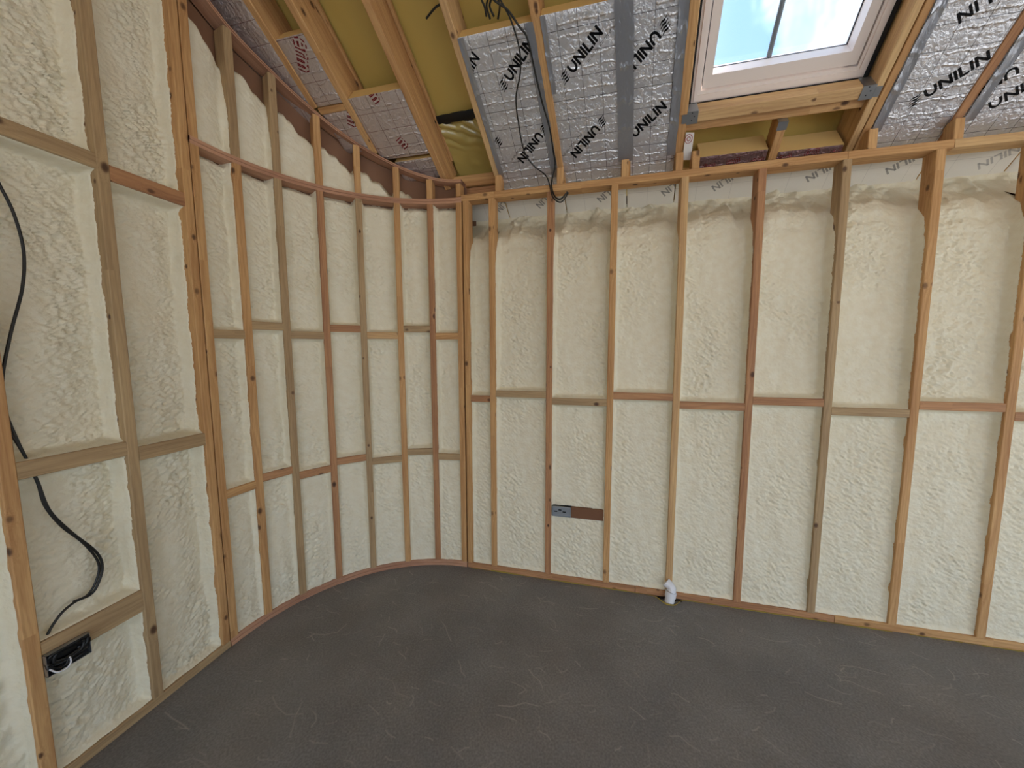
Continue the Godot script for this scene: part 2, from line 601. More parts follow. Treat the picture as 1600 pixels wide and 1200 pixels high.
# ------------------------------------------------------------------ walls
func right_wall() -> void:
	var w := setting("wall_right", "long straight stud wall filled with cream spray foam under the roof window")
	slab(w, "sheathing", Vector3(-1.0, 0.0, -0.46), Vector3(4.8, 2.72, -0.40), M.sheathing)
	var xs := [-0.9325, -0.747, -0.35, 0.050, 0.450, 0.852, 1.2516, 1.652, 2.052, 2.452, 2.852, 3.252, 3.652, 4.052, 4.452]
	var ms := ["pine", "pine", "red_pine", "pine", "pale_pine", "red_pine", "green_pine", "pine", "pine", "pale_pine", "pine", "green_pine", "pine", "red_pine", "pine"]
	for k in xs.size():
		var wd := STUD
		beam(w, "stud", Vector3(xs[k], 0.041, -DEEP / 2), Vector3(xs[k], 2.640, -DEEP / 2), Vector3.RIGHT, wd, DEEP, M[ms[k]])
	# sole plate and top plate, each of a few lengths
	for p in [[-0.953, 0.24, "red_pine"], [0.243, 1.37, "red_pine"], [1.373, 3.1, "pine"], [3.103, 4.6, "pine"]]:
		beam(w, "sole_plate", Vector3(p[0], 0.0205, -DEEP / 2), Vector3(p[1], 0.0205, -DEEP / 2), Vector3.UP, 0.041, DEEP, M[p[2]])
	for p in [[-0.962, -0.728], [-0.726, 1.250], [1.252, 1.700], [1.702, 4.6]]:
		beam(w, "top_plate", Vector3(p[0], 2.661, -DEEP / 2), Vector3(p[1], 2.661, -DEEP / 2), Vector3.UP, 0.042, DEEP, M["pine" if p[0] < 1.5 else "pale_pine"])
	var tops := [1.305, 1.345, 1.304, 1.352, 1.305, 1.344, 1.298, 1.344, 1.30, 1.345, 1.30, 1.345, 1.30, 1.345]
	var nm := ["red_pine", "green_pine", "green_pine", "red_pine", "red_pine", "red_pine", "green_pine", "red_pine", "red_pine", "pine", "pine", "green_pine", "pine", "pine"]
	for k in xs.size() - 1:
		var x0: float = xs[k] + STUD / 2
		var x1: float = xs[k + 1] - STUD / 2
		beam(w, "nogging", Vector3(x0, tops[k] - 0.023, -DEEP / 2), Vector3(x1, tops[k] - 0.023, -DEEP / 2), Vector3.UP, 0.046, DEEP - 0.002, M[nm[k]])
		var step := 0.007 if k < 9 else 0.02
		var place := func(u: float, v: float, d: float) -> Vector3: return Vector3(x0 + u, v, -d)
		var low := func(_u: float, v: float) -> float: return lerpf(0.026, 0.055, clampf(v / 1.3, 0.0, 1.0))
		var salt := 11.0 * k
		var high := func(u: float, v: float) -> float:
			var brow := 2.435 + 0.045 * nz(u * 4.0, salt, 2.0) + 0.02 * nz(u * 14.0, salt, 6.0) - 0.04 * smoothstep(0.26, 0.36, u)
			var inn := smoothstep(0.0, 0.07, minf(u, x1 - x0 - u))   # at the studs neighbouring bays meet at one level
			brow = lerpf(2.42, brow, inn)
			var d := lerpf(0.060, 0.085, clampf((v - 1.3) / 1.0, 0.0, 1.0))
			d += 0.03 * smoothstep(brow - 0.07, brow + 0.02, v) + 0.010 * smoothstep(brow - 0.14, brow - 0.10, v)
			return minf(0.305, d + 1.15 * maxf(0.0, v - brow) * (1.0 + 0.35 * inn * nz(u * 9.0, v * 12.0, salt + 4.0)))
		lead = 0.10 if k == 0 else 0.0205
		foam_panel(w, x1 - x0, 0.041, func(_u: float) -> float: return tops[k] - 0.046, place, low, Vector3(0, 0, 1), salt, 0.012, step, 0.8)
		foam_panel(w, x1 - x0, tops[k], func(_u: float) -> float: return 2.62, place, high, Vector3(0, 0, 1), salt + 5.0, 0.016, step, 0.85, true, false, 2.43)
	lead = 0.0205
	# short posts between the top plate and the rafters
	for x in [-0.702, -0.290, 0.108, 0.416, 0.505, 1.362, 1.722, 2.12, 2.52]:
		beam(w, "short_post", Vector3(x, 2.682, -0.047), Vector3(x, ROOF0 - 0.035, -0.047), Vector3.RIGHT, 0.042, 0.07, M.pine)
	beam(w, "short_post", Vector3(-0.99, 2.68, -0.05), Vector3(-0.99, 2.765, -0.05), Vector3.RIGHT, 0.036, 0.07, M.pine)
	# edge of the yellow perimeter strip standing up between slab and sole plate, pushed out round the pipe
	var hole := on_floor(1047, 945)
	var m := Build.new()
	var prev := Vector3(-0.93, 0, 0.004)
	var x := -0.93
	while x < 4.5:
		x += 0.012 if absf(x - hole.x) < 0.16 else 0.08
		var bump := 0.072 * exp(-pow(absf(x - hole.x) / 0.062, 3.0))
		var cur := Vector3(x, 0, 0.004 + bump + 0.002 * nz(x * 3.0, 2.0))
		var y := 0.003 + 0.008 * nz(x * 4.0, 9.0) + bump * 0.1
		m.quad(prev + Vector3(0, -0.005, 0), cur + Vector3(0, -0.005, 0), cur + Vector3(0, y, 0), prev + Vector3(0, y, 0), Vector3(0, 0, 1))
		m.quad(prev + Vector3(0, y, 0), cur + Vector3(0, y, 0), cur + Vector3(0, y, -0.004), prev + Vector3(0, y, -0.004), Vector3(0, 1, 0))
		prev = cur
	part(w, "perimeter_strip", m.done(), M.strip, "thin yellow perimeter strip along the floor edge")

const ARC := [1.2, 12.4, 24.2, 37.3, 50.3, 64.2, 77.0, 88.7]

func rake(deg: float) -> float:
	var z := curve(deg, 0.0).z
	var zs := [0.0, 0.032, 0.117, 0.245, 0.41, 0.586, 0.782, 1.0]
	var hs := [2.775, 2.815, 2.895, 2.99, 3.105, 3.215, 3.315, 3.46]
	for k in 7:
		if z <= zs[k + 1]:
			return lerpf(hs[k], hs[k + 1], clampf((z - zs[k]) / (zs[k + 1] - zs[k]), 0.0, 1.0))
	return 3.46

# ring segment with a rectangular section, its height following a function of the angle
func hoop(parent: Node3D, called: String, d0: float, d1: float, low: Callable, tall: float, material: Material, a0 := 0.0, a1 := 90.0) -> void:
	var m := Build.new()
	var n := 30
	for k in n:
		var p := lerpf(a0, a1, float(k) / n)
		var q := lerpf(a0, a1, float(k + 1) / n)
		var lp: float = low.call(p)
		var lq: float = low.call(q)
		var c := [curve(p, lp, d0), curve(q, lq, d0), curve(q, lq, d1), curve(p, lp, d1), curve(p, lp + tall, d0), curve(q, lq + tall, d0), curve(q, lq + tall, d1), curve(p, lp + tall, d1)]
		var u0 := deg_to_rad(p) / 2.0
		var u1 := deg_to_rad(q) / 2.0
		var inn: Vector3 = Vector3(CC.x, 0, CC.y) - (c[0] + c[1]) / 2.0
		inn.y = 0.0
		inn = inn.normalized()
		var a := c[0] as Vector3
		m.quad(a, c[1], c[5], c[4], inn, Vector2(u0, 0), Vector2(u1, 0), Vector2(u1, tall * 2), Vector2(u0, tall * 2))
		m.quad(c[3], c[2], c[6], c[7], -inn, Vector2(u0, 0), Vector2(u1, 0), Vector2(u1, tall * 2), Vector2(u0, tall * 2))
		m.quad(c[4], c[5], c[6], c[7], Vector3.UP, Vector2(u0, 0), Vector2(u1, 0), Vector2(u1, 0.2), Vector2(u0, 0.2))
		m.quad(c[0], c[1], c[2], c[3], Vector3.DOWN, Vector2(u0, 0), Vector2(u1, 0), Vector2(u1, 0.2), Vector2(u0, 0.2))
	part(parent, called, m.done(), material)

func curved_wall() -> void:
	var w := setting("wall_curved", "quarter-round stud wall of narrow foam-filled bays between the straight walls")
	hoop(w, "sheathing", 0.30, 0.46, func(a: float) -> float: return rake(a) - 3.0, 3.40, M.sheathing, 0.0, 90.0)
	hoop(w, "backing_sheet", 0.100, 0.108, func(a: float) -> float: return rake(a) - 0.72, 0.715, M.sheathing)
	hoop(w, "sole_plate", 0.0, DEEP, func(_a: float) -> float: return 0.0, 0.0205, M.ply)
	hoop(w, "sole_plate", 0.003, DEEP, func(_a: float) -> float: return 0.0215, 0.0195, M.ply)
	hoop(w, "head_plate", 0.0, DEEP, func(_a: float) -> float: return 2.633, 0.0165, M.ply)
	hoop(w, "head_plate", -0.003, DEEP, func(_a: float) -> float: return 2.6505, 0.0165, M.ply)
	hoop(w, "raking_plate", 0.0, DEEP, func(a: float) -> float: return rake(a) - 0.008, 0.008, M.ply)
	hoop(w, "raking_plate", -0.004, DEEP, func(a: float) -> float: return rake(a) + 0.001, 0.008, M.ply)
	var ms := ["pine", "pine", "green_pine", "red_pine", "green_pine", "pine", "red_pine", "pine"]
	for k in ARC.size():
		var side := curve(ARC[k] + 1.0, 0.0) - curve(ARC[k] - 1.0, 0.0)
		var a := curve(ARC[k], 0.041, DEEP / 2)
		beam(w, "stud", a, Vector3(a.x, 2.633, a.z), side, STUD, DEEP, M[ms[k]])
		if k > 0 and k < 7:
			beam(w, "upper_stud", Vector3(a.x, 2.667, a.z), Vector3(a.x, rake(ARC[k]) - 0.010, a.z), side, STUD, DEEP, M["green_pine" if k < 3 else "pine"])
		elif k == 0:
			beam(w, "upper_stud", Vector3(a.x, 2.667, a.z), Vector3(a.x, 3.45, a.z), side, STUD, DEEP, M.pine)
	var up := [1.741, 1.796, 1.748, 1.797, 1.754, 1.801, 1.750]
	var lo := [0.875, 0.902, 0.854, 0.894, 0.859, 0.906, 0.867]
	var um := ["green_pine", "green_pine", "green_pine", "red_pine", "pale_pine", "green_pine", "pine"]
	var lm := ["pine", "red_pine", "red_pine", "red_pine", "green_pine", "green_pine", "green_pine"]
	for k in 7:
		var half := rad_to_deg(STUD / 2.0)
		var a0: float = ARC[k] + half
		var a1: float = ARC[k + 1] - half
		for r in [[up[k], um[k]], [lo[k], lm[k]]]:
			beam(w, "nogging", curve(a0, r[0] - 0.0235, DEEP / 2 + 0.002), curve(a1, r[0] - 0.0235, DEEP / 2 + 0.002), Vector3.UP, 0.047, DEEP, M[r[1]])
		var width := deg_to_rad(a1 - a0)
		var place := func(u: float, v: float, d: float) -> Vector3: return curve(a0 + rad_to_deg(u), v, d)
		var to := -(curve((a0 + a1) / 2.0, 0.0, 1.0) - curve((a0 + a1) / 2.0, 0.0)).normalized()
		var salt := 200.0 + 13.0 * k
		var hump := func(u: float) -> float: return 0.016 * cos((u / width - 0.42) * PI * 1.1)
		var a := func(u: float, v: float) -> float: return 0.026 + 0.022 * clampf(v / 0.9, 0.0, 1.0) - 0.5 * hump.call(u)
		var b := func(u: float, _v: float) -> float: return 0.062 - hump.call(u)
		var c := func(u: float, v: float) -> float: return 0.066 - hump.call(u) + 0.05 * smoothstep(2.60, 2.64, v)
		var e := func(u: float, v: float) -> float:
			var edge: float = rake(a0 + rad_to_deg(u)) - 0.10 - 0.05 * u / width + 0.03 * nz(u * 14.0, salt)
			return 0.052 - hump.call(u) + 0.11 * smoothstep(edge - 0.06, edge + 0.03, v)
		foam_panel(w, width, 0.041, func(_u: float) -> float: return lo[k] - 0.047, place, a, to, salt, 0.008, 0.007)
		foam_panel(w, width, lo[k], func(_u: float) -> float: return up[k] - 0.047, place, b, to, salt + 2.0, 0.014, 0.007)
		foam_panel(w, width, up[k], func(_u: float) -> float: return 2.633, place, c, to, salt + 4.0, 0.014, 0.007, 1.0, true, false)
		foam_panel(w, width, 2.667, func(u: float) -> float: return rake(a0 + rad_to_deg(u)) - 0.012, place, e, to, salt + 6.0, 0.016, 0.009, 0.45, true, false, lerpf(2.72, 3.1, 1.0 - k / 6.0))

func left_wall() -> void:
	var w := setting("wall_left", "tall straight stud wall with deep foam bays and black cables")
	slab(w, "sheathing", Vector3(-2.32, 0.0, 0.9), Vector3(-2.26, 4.9, 5.2), M.sheathing)
	var zs := [1.0235, 1.336, 1.675, 2.075, 2.475, 2.875, 3.275]
	var ms := ["pine", "green_pine", "pine", "pine", "green_pine", "pine", "pine"]
	var top := func(z: float) -> float: return minf(ROOF0 + RISE * z, 4.6) - 0.03
	for k in zs.size():
		var wd: float = 0.039
		beam(w, "stud", Vector3(LX - DEEP / 2, 0.041, zs[k]), Vector3(LX - DEEP / 2, top.call(zs[k]), zs[k]), Vector3(0, 0, 1), wd, DEEP, M[ms[k]])
	beam(w, "sole_plate", Vector3(LX - DEEP / 2, 0.0205, 1.004), Vector3(LX - DEEP / 2, 0.0205, 5.0), Vector3.UP, 0.041, DEEP, M.green_pine)
	# noggings: bay, underside, height
	var nogs := [[0, 2.322, 0.062, 0], [0, 1.150, 0.062, 0], [1, 2.352, 0.058, 0], [1, 1.184, 0.062, 0], [1, 0.476, 0.098, 0], [2, 2.35, 0.06, 0], [2, 1.18, 0.06, 0], [3, 2.33, 0.06, 0], [3, 1.2, 0.06, 0], [4, 2.35, 0.06, 0], [4, 1.18, 0.06, 0], [5, 2.35, 0.06, 0], [5, 1.18, 0.06, 0]]
	for k in zs.size() - 1:
		var z0: float = zs[k] + 0.0195
		var z1: float = zs[k + 1] - 0.0195
		var levels := [[0.0, 0.041]]
		for n in nogs:
			if n[0] == k:
				levels.append([n[1], n[1] + n[2]])
				beam(w, "nogging", Vector3(LX - DEEP / 2, n[1] + n[2] / 2.0, z0), Vector3(LX - DEEP / 2, n[1] + n[2] / 2.0, z1), Vector3.UP, n[2], DEEP - 0.003, M["red_pine" if k == 0 and n[1] > 2.0 else "green_pine"])
		levels.sort_custom(func(p: Array, q: Array) -> bool: return p[0] < q[0])
		var width := z1 - z0
		var place := func(u: float, v: float, d: float) -> Vector3: return Vector3(LX - d, v, z0 + u)
		for j in levels.size():
			var y0: float = levels[j][1]
			var last: bool = j == levels.size() - 1
			var y1: float = top.call(z0) if last else levels[j + 1][0]
			var salt := 500.0 + 31.0 * k + 7.0 * j
			var deep := func(u: float, v: float) -> float:
				var b := lerpf(0.062, 0.098, clampf(v / 1.2, 0.0, 1.0))
				return b - 0.016 * cos((u / width - 0.6) * PI)
			foam_panel(w, width, y0, func(_u: float) -> float: return y1, place, deep, Vector3(1, 0, 0), salt, 0.036 if y0 > 1.0 else 0.014, 0.007 if k < 2 else 0.02, 1.3, true, not last, 99.0, 1.0)

# ------------------------------------------------------------------ roof
const RAFTERS := [[-1.718, 0.040, "pine"], [-1.496, 0.042, "pine"], [-1.098, 0.042, "pine"], [-0.722, 0.036, "pale_pine"], [-0.298, 0.046, "pine"], [0.112, 0.046, "pine"], [0.412, 0.046, "pine"], [1.303, 0.034, "pale_pine"], [1.342, 0.034, "pine"], [1.724, 0.042, "red_pine"], [2.12, 0.042, "pine"], [2.52, 0.042, "pine"], [2.92, 0.042, "pine"], [3.32, 0.042, "pine"], [3.72, 0.042, "pine"], [4.12, 0.042, "pine"]]
const HIGH := 3.06              # slope length up to the ridge

func roof_box_into(m: Build, q0: float, q1: float, s0: float, s1: float, o0: float, o1: float) -> void:
	hexa_into(m, [roof(q0, s0, o0), roof(q1, s0, o0), roof(q1, s1, o0), roof(q0, s1, o0), roof(q0, s0, o1), roof(q1, s0, o1), roof(q1, s1, o1), roof(q0, s1, o1)])

func ceiling() -> void:
	var c := setting("ceiling", "sloping roof of pine rafters with yellow membrane between them")
	for r in RAFTERS:
		var o := roof_out() * 0.1
		var low := -0.175 if r[0] > -1.0 else -0.10 if r[0] > -1.2 else 0.20 if r[0] > -1.6 else 0.5
		beam(c, "rafter", roof(r[0], low) + o, roof(r[0], HIGH) + o, Vector3.RIGHT, r[1], 0.2, M[r[2]])
	# membrane in the bays, with a hole for the roof window
	for b in [[-2.4, -1.496, -0.55, HIGH], [-1.496, -1.098, -0.55, HIGH], [-1.098, -0.722, -0.55, HIGH], [-0.722, -0.298, -0.55, HIGH], [-0.298, 0.112, -0.55, HIGH], [0.112, 0.440, -0.55, HIGH], [0.440, 1.272, -0.55, 0.14], [0.440, 1.272, 1.36, HIGH], [1.272, 1.724, -0.55, HIGH], [1.724, 2.12, -0.55, HIGH], [2.12, 2.92, -0.55, HIGH], [2.92, 3.72, -0.55, HIGH], [3.72, 4.9, -0.55, HIGH]]:
		var m := Build.new()
		roof_box_into(m, b[0], b[1], b[2], b[3], 0.225, 0.235)
		part(c, "roof_deck", m.done(), M.sheathing)
		# the sheet sags a little between the rafters
		var nu := 14
		var nv := 60
		var pts := PackedVector3Array()
		for j in nv:
			for i in nu:
				var f := float(i) / (nu - 1)
				var q := lerpf(b[0], b[1], f)
				var s := lerpf(b[2], b[3], float(j) / (nv - 1))
				var sag := 0.018 * sin(f * PI) + 0.006 * nz(q * 6.0, s * 4.0, 3.0) + 0.004 * nz(q * 4.0 - s * 14.0, s * 10.0 + q * 9.0, 7.0)
				pts.append(roof(q, s, 0.222 - maxf(0.0, sag)))
		part(c, "membrane", sheet(pts, nu, nv, -roof_out()), M.membrane)
	# packing fillets along the membrane's edges
	for q in [[-1.068, 0.0], [-1.466, 0.45]]:
		beam(c, "fillet", roof(q[0], q[1], 0.19), roof(q[0], HIGH, 0.19), Vector3.RIGHT, 0.018, 0.03, M.pine)
	# cross timbers
	beam(c, "eaves_timber", Vector3(-1.13, 2.835, -0.165), Vector3(-0.735, 2.835, -0.165), Vector3.UP, 0.075, 0.05, M.pine)
	beam(c, "eaves_timber", Vector3(-1.13, 2.765, -0.185), Vector3(-0.735, 2.765, -0.185), Vector3.UP, 0.055, 0.05, M.red_pine)
	beam(c, "nogging", roof(-1.70, 0.478, 0.05), roof(-1.518, 0.478, 0.05), roof(0, 1) - roof(0, 0), 0.035, 0.1, M.pine)
	# the trimmer below the roof window, doubled, and the short rafter under it
	var up := roof(0, 1) - roof(0, 0)
	beam(c, "trimmer", roof(0.436, 0.140, 0.042), roof(1.285, 0.140, 0.042), up, 0.056, 0.084, M.pale_pine)
	beam(c, "trimmer", roof(0.436, 0.085, 0.10), roof(1.285, 0.085, 0.10), up, 0.058, 0.14, M.pine)
	beam(c, "trimmer", roof(0.436, 1.43, 0.10), roof(1.285, 1.43, 0.10), up, 0.058, 0.18, M.pine)
	beam(c, "jack_rafter", roof(0.925, 0.05, 0.06), roof(0.925, -0.19, 0.06), Vector3.RIGHT, 0.042, 0.12, M.pine)
	# far slope, ridge and gables: behind the camera
	var m2 := Build.new()
	var top := ROOF0 + RISE * 2.49 + 0.2
	hexa_into(m2, [Vector3(-2.5, top, 2.45), Vector3(5.0, top, 2.45), Vector3(5.0, top - RISE * 3.1, 5.55), Vector3(-2.5, top - RISE * 3.1, 5.55), Vector3(-2.5, top + 0.1, 2.45), Vector3(5.0, top + 0.1, 2.45), Vector3(5.0, top - RISE * 3.1 + 0.1, 5.55), Vector3(-2.5, top - RISE * 3.1 + 0.1, 5.55)])
	part(c, "far_slope", m2.done(), M.core)
	beam(c, "ridge_board", Vector3(-2.3, 4.62, 2.5), Vector3(4.7, 4.62, 2.5), Vector3.UP, 0.25, 0.045, M.pine)

# a foil-faced board between rafters: core, printed face, tape
func board(label: String, q0: float, q1: float, s0: float, s1: float, face_mat: Material, ref: Vector2, group: String, tapes := [], off := 0.004, thick := 0.1) -> Node3D:
	var base := roof((q0 + q1) / 2.0, s0, off)
	var t := thing("insulation_board", label, "board", base, group)
	var m := Build.new()
	roof_box_into(m, q0, q1, s0, s1, off + 0.003, off + thick)
	part(t, "core", m.done(), M.core)
	var nu := int((q1 - q0) / 0.012) + 3
	var nv := int((s1 - s0) / 0.012) + 3
	var pts := PackedVector3Array()
	var uvs := PackedVector2Array()
	for j in nv:
		for i in nu:
			var q := lerpf(q0, q1, float(i) / (nu - 1))
			var s := lerpf(s0, s1, float(j) / (nv - 1))
			var o := off + 0.0025 * nz(q * 5.0, s * 16.0, 2.0) + 0.001 * nz(q * 30.0, s * 40.0, 5.0) - 0.001
			var e := minf(minf(i, nu - 1 - i), minf(j, nv - 1 - j))
			if e == 0:
				o = off + 0.003
			pts.append(roof(q, s, o))
			uvs.append(Vector2(q, s) - ref)
	part(t, "foil_facing", sheet(pts, nu, nv, -roof_out(), uvs), face_mat)
	for tp in tapes:   # q left, q right, s low, s high, offset
		var tu := 6
		var tv := int((tp[3] - tp[2]) / 0.02) + 3
		var p2 := PackedVector3Array()
		var t2 := PackedVector2Array()
		for j in tv:
			for i in tu:
				var f := float(i) / (tu - 1)
				var s := lerpf(tp[2], tp[3], float(j) / (tv - 1))
				var q := lerpf(tp[0], tp[1], f) + 0.004 * nz(s * 9.0, tp[0] * 30.0)
				t2.append(Vector2(q * 2.0, s * 0.4))
				p2.append(roof(q, s, tp[4] + 0.0018 * nz(q * 60.0, s * 8.0, 4.0) - 0.0045 * absf(f - 0.5) * (1.0 if tp.size() < 6 else tp[5])))
		part(t, "foil_tape", sheet(p2, tu, tv, -roof_out(), t2), M.tape)
	return t

func boards() -> void:
	var relief := foil_relief()
	M.tape.normal_enabled = true
	M.tape.normal_texture = relief
	M.tape.normal_scale = 0.5
	var silver := Color(0.86, 0.86, 0.88)
	var line := Color(0.30, 0.30, 0.32)
	var ink := Color(0.03, 0.03, 0.04, 0.97)
	var red := Color(0.48, 0.10, 0.13, 0.95)
	# first bay
	var ref := Vector2(-0.75, -0.2)
	var im := blank_print(silver, line, 0.098)
	brand(im, ref, Vector2(793, 122), Vector2(824, 71), ink)
	brand(im, ref, Vector2(844, 211), Vector2(810, 256), ink)
	var d0 := (roof_qs(on_roof(824, 71)) - roof_qs(on_roof(793, 122))).normalized()
	var p0 := roof_qs(on_roof(747, 79)) - d0 * 0.232
	write(im, "UNILIN", p0 - ref - Vector2(-d0.y, d0.x) * 0.022, d0, 0.0435, 0.0096, ink)
	print_mark(im, roof_qs(on_roof(776, 216)) - ref, -d0, 0.0435, ink)
	board("silver foil board with a black cable hanging across it", -0.703, -0.322, -0.172, 0.668, foil(im, relief), ref, "foil boards between the rafters", [[-0.704, -0.672, -0.06, 0.668, -0.001], [-0.352, -0.312, -0.10, 0.668, -0.002]])
	# second bay
	ref = Vector2(-0.40, -0.2)
	im = blank_print(silver, line, 0.098)
	brand(im, ref, Vector2(891, 109), Vector2(946, 33), ink)
	brand(im, ref, Vector2(933, 200), Vector2(895, 244), ink)
	board("widest silver foil board, two full lines of black lettering, beside the cables' rafter", -0.275, 0.088, -0.172, 0.680, foil(im, relief), ref, "foil boards between the rafters", [[-0.276, -0.252, 0.36, 0.680, -0.002]])
	# third bay, running up past the roof window
	ref = Vector2(0.05, -0.2)
	im = blank_print(silver, line, 0.098)
	brand(im, ref, Vector2(1028, 54), Vector2(996, 93), ink)
	brand(im, ref, Vector2(989, 210), Vector2(1038, 163), ink)
	board("narrow silver foil board taped down both sides, next to the roof window", 0.136, 0.389, -0.172, 1.25, foil(im, relief), ref, "foil boards between the rafters", [[0.066, 0.152, -0.05, 1.25, -0.004, 0.3], [0.346, 0.392, -0.05, 1.25, -0.002]])
	# beyond the window
	ref = Vector2(1.30, -0.45)
	im = blank_print(silver, line, 0.098)
	brand(im, ref, Vector2(1447, 147), Vector2(1546, 86), ink)
	var d9 := -(roof_qs(on_roof(1546, 86)) - roof_qs(on_roof(1447, 147))).normalized()
	var n9 := roof_qs(on_roof(1488, 37)) - d9 * 0.225
	write(im, "UNILIN", n9 - ref - Vector2(-d9.y, d9.x) * 0.022, d9, 0.0435, 0.0096, ink)
	board("silver foil board with lettering between the doubled rafter and an orange one", 1.362, 1.704, -0.172, 1.0, foil(im, relief), ref, "foil boards between the rafters", [[1.362, 1.405, -0.06, 1.0, -0.002]])
	ref = Vector2(1.70, -0.45)
	im = blank_print(silver, line, 0.098)
	var u10 := roof_qs(on_roof(1590, 110))
	write(im, "UNILIN", u10 - ref - Vector2(-d9.y, d9.x) * 0.022, d9, 0.0435, 0.0096, ink)
	print_mark(im, u10 - d9 * 0.05 - ref, d9, 0.0435, ink)
	write(im, "UNILIN", Vector2(1.84, -0.02) - ref, -d9, 0.0435, 0.0096, ink)
	board("silver foil board past the orange rafter, with a strip of silver tape along it", 1.746, 2.098, -0.172, 1.0, foil(im, relief), ref, "foil boards between the rafters", [[1.746, 1.790, -0.06, 1.0, -0.003]])
	board("plain far silver foil board at the end of the row of lettered boards", 2.142, 2.498, -0.172, 1.0, foil(blank_print(silver, line, 0.098), relief), Vector2(2.1, -0.45), "foil boards between the rafters")
	# the same boards carry on behind the wall's top plate, dusted white by the foam
	var dusty := mat(Color.WHITE, 0.7)
	var ghost := Color(0.44, 0.43, 0.42, 0.65)
	im = blank_print(Color(0.90, 0.875, 0.83), Color(0.80, 0.78, 0.74), 0.2)
	ref = Vector2(1.25, -0.5)
	for g in [[Vector2(1.53, -0.180), 1.0], [Vector2(1.96, -0.205), 0.6]]:
		write(im, "UNILIN", g[0] + Vector2(0.16, 0.01) - ref, Vector2(-1.0, -0.72), 0.040, 0.009, Color(ghost.r, ghost.g, ghost.b, ghost.a * g[1]))
	for g in [Vector2(1.27, -0.19), Vector2(1.58, -0.12)]:
		write(im, "TherT", g - ref, Vector2(1, 0.2), 0.030, 0.004, Color(0.62, 0.5, 0.5, 0.5))
	dusty.albedo_texture = ImageTexture.create_from_image(im)
	var edges := [-1.02, -0.722, -0.298, 0.112, 0.412, 0.925, 1.322, 1.724, 2.12, 2.50]
	var where := ["in the short bay at the corner", "in the first bay from the curved wall", "below the widest lettered board", "below the narrow taped board", "under the left half of the window", "under the right half of the window", "after the doubled rafter", "after the orange rafter", "at the end of the lettered row"]
	for k in 9:
		var r2 := ref if k >= 6 else Vector2(edges[k] - 0.07, -0.5)
		board("white dusted board seen under the top plate, " + where[k], edges[k] + 0.003, edges[k + 1] - 0.003, -0.50, -0.182 if k != 4 and k != 5 else -0.20, dusty, r2, "dusted boards behind the top plate")
	# cut pieces below the window: cream edges, red lettering on the facing
	var maroon := blank_print(Color(0.52, 0.42, 0.43), Color(0.38, 0.26, 0.28), 0.12)
	for k in 7:
		write(maroon, "ea", Vector2(0.06 + 0.13 * k, 0.03 + 0.015 * (k % 2)), Vector2(1, 0.1), 0.05, 0.012, red)
		write(maroon, "ea", Vector2(0.06 + 0.13 * k, 0.03 + 0.015 * (k % 2)), Vector2(1, 0.1), 0.05, 0.006, Color(0.52, 0.42, 0.43))
	board("cream-edged offcut board below the window, left of the short rafter", 0.535, 0.893, -0.195, -0.088, foil(maroon, relief), Vector2(0.5, -0.2), "offcut boards under the roof window", [], 0.004, 0.155)
	board("cream-edged offcut board below the window, right of the short rafter", 0.950, 1.270, -0.195, -0.112, foil(maroon, relief), Vector2(0.9, -0.2), "offcut boards under the roof window", [], 0.004, 0.155)
	# boards with red outlined lettering over the curved wall
	var pink := Color(0.80, 0.76, 0.75)
	var lines := Color(0.46, 0.33, 0.32)
	ref = Vector2(-1.80, 0.10)
	im = blank_print(pink, lines, 0.098)
	outlined(im, "erm", roof_qs(on_roof(459, 58)) - ref, roof_qs(on_roof(468, 116)) - ref, 0.072, red, pink)
	board("pinkish foil board with red outlined letters, cut short high up the curved wall", -1.697, -1.519, 0.50, 0.822, foil(im, relief), ref, "cut foil boards over the curved wall")
	board("small pinkish foil board below the nailed cross timber", -1.697, -1.519, 0.22, 0.458, foil(im, relief), Vector2(-1.70, -0.2), "cut foil boards over the curved wall")
	board("narrow pinkish foil board between the curved wall and the end rafter", -2.02, -1.740, 0.42, 1.25, foil(blank_print(pink, lines, 0.098), relief), ref, "cut foil boards over the curved wall")
	im = blank_print(pink, lines, 0.098)
	ref = Vector2(-1.55, 0.0)
	outlined(im, "m", roof_qs(on_roof(575, 148)) - ref, roof_qs(on_roof(592, 170)) - ref, 0.062, red, pink)
	outlined(im, "m", roof_qs(on_roof(621, 222)) - ref, roof_qs(on_roof(634, 236)) - ref, 0.062, red, pink)
	board("pinkish foil board with red outlined letters between two bare rafters", -1.473, -1.122, 0.150, 0.512, foil(im, relief), ref, "cut foil boards over the curved wall")
	board("small cream-edged offcut board low beside the corner", -1.40, -1.122, -0.02, 0.118, foil(blank_print(pink, lines, 0.098), relief), ref, "cut foil boards over the curved wall", [], 0.02)

func outlined(im: Image, word: String, a: Vector2, b: Vector2, tall: float, c: Color, inside: Color) -> void:
	write(im, word, a, b - a, tall, tall * 0.34, c)
	write(im, word, a, b - a, tall, tall * 0.16, inside)

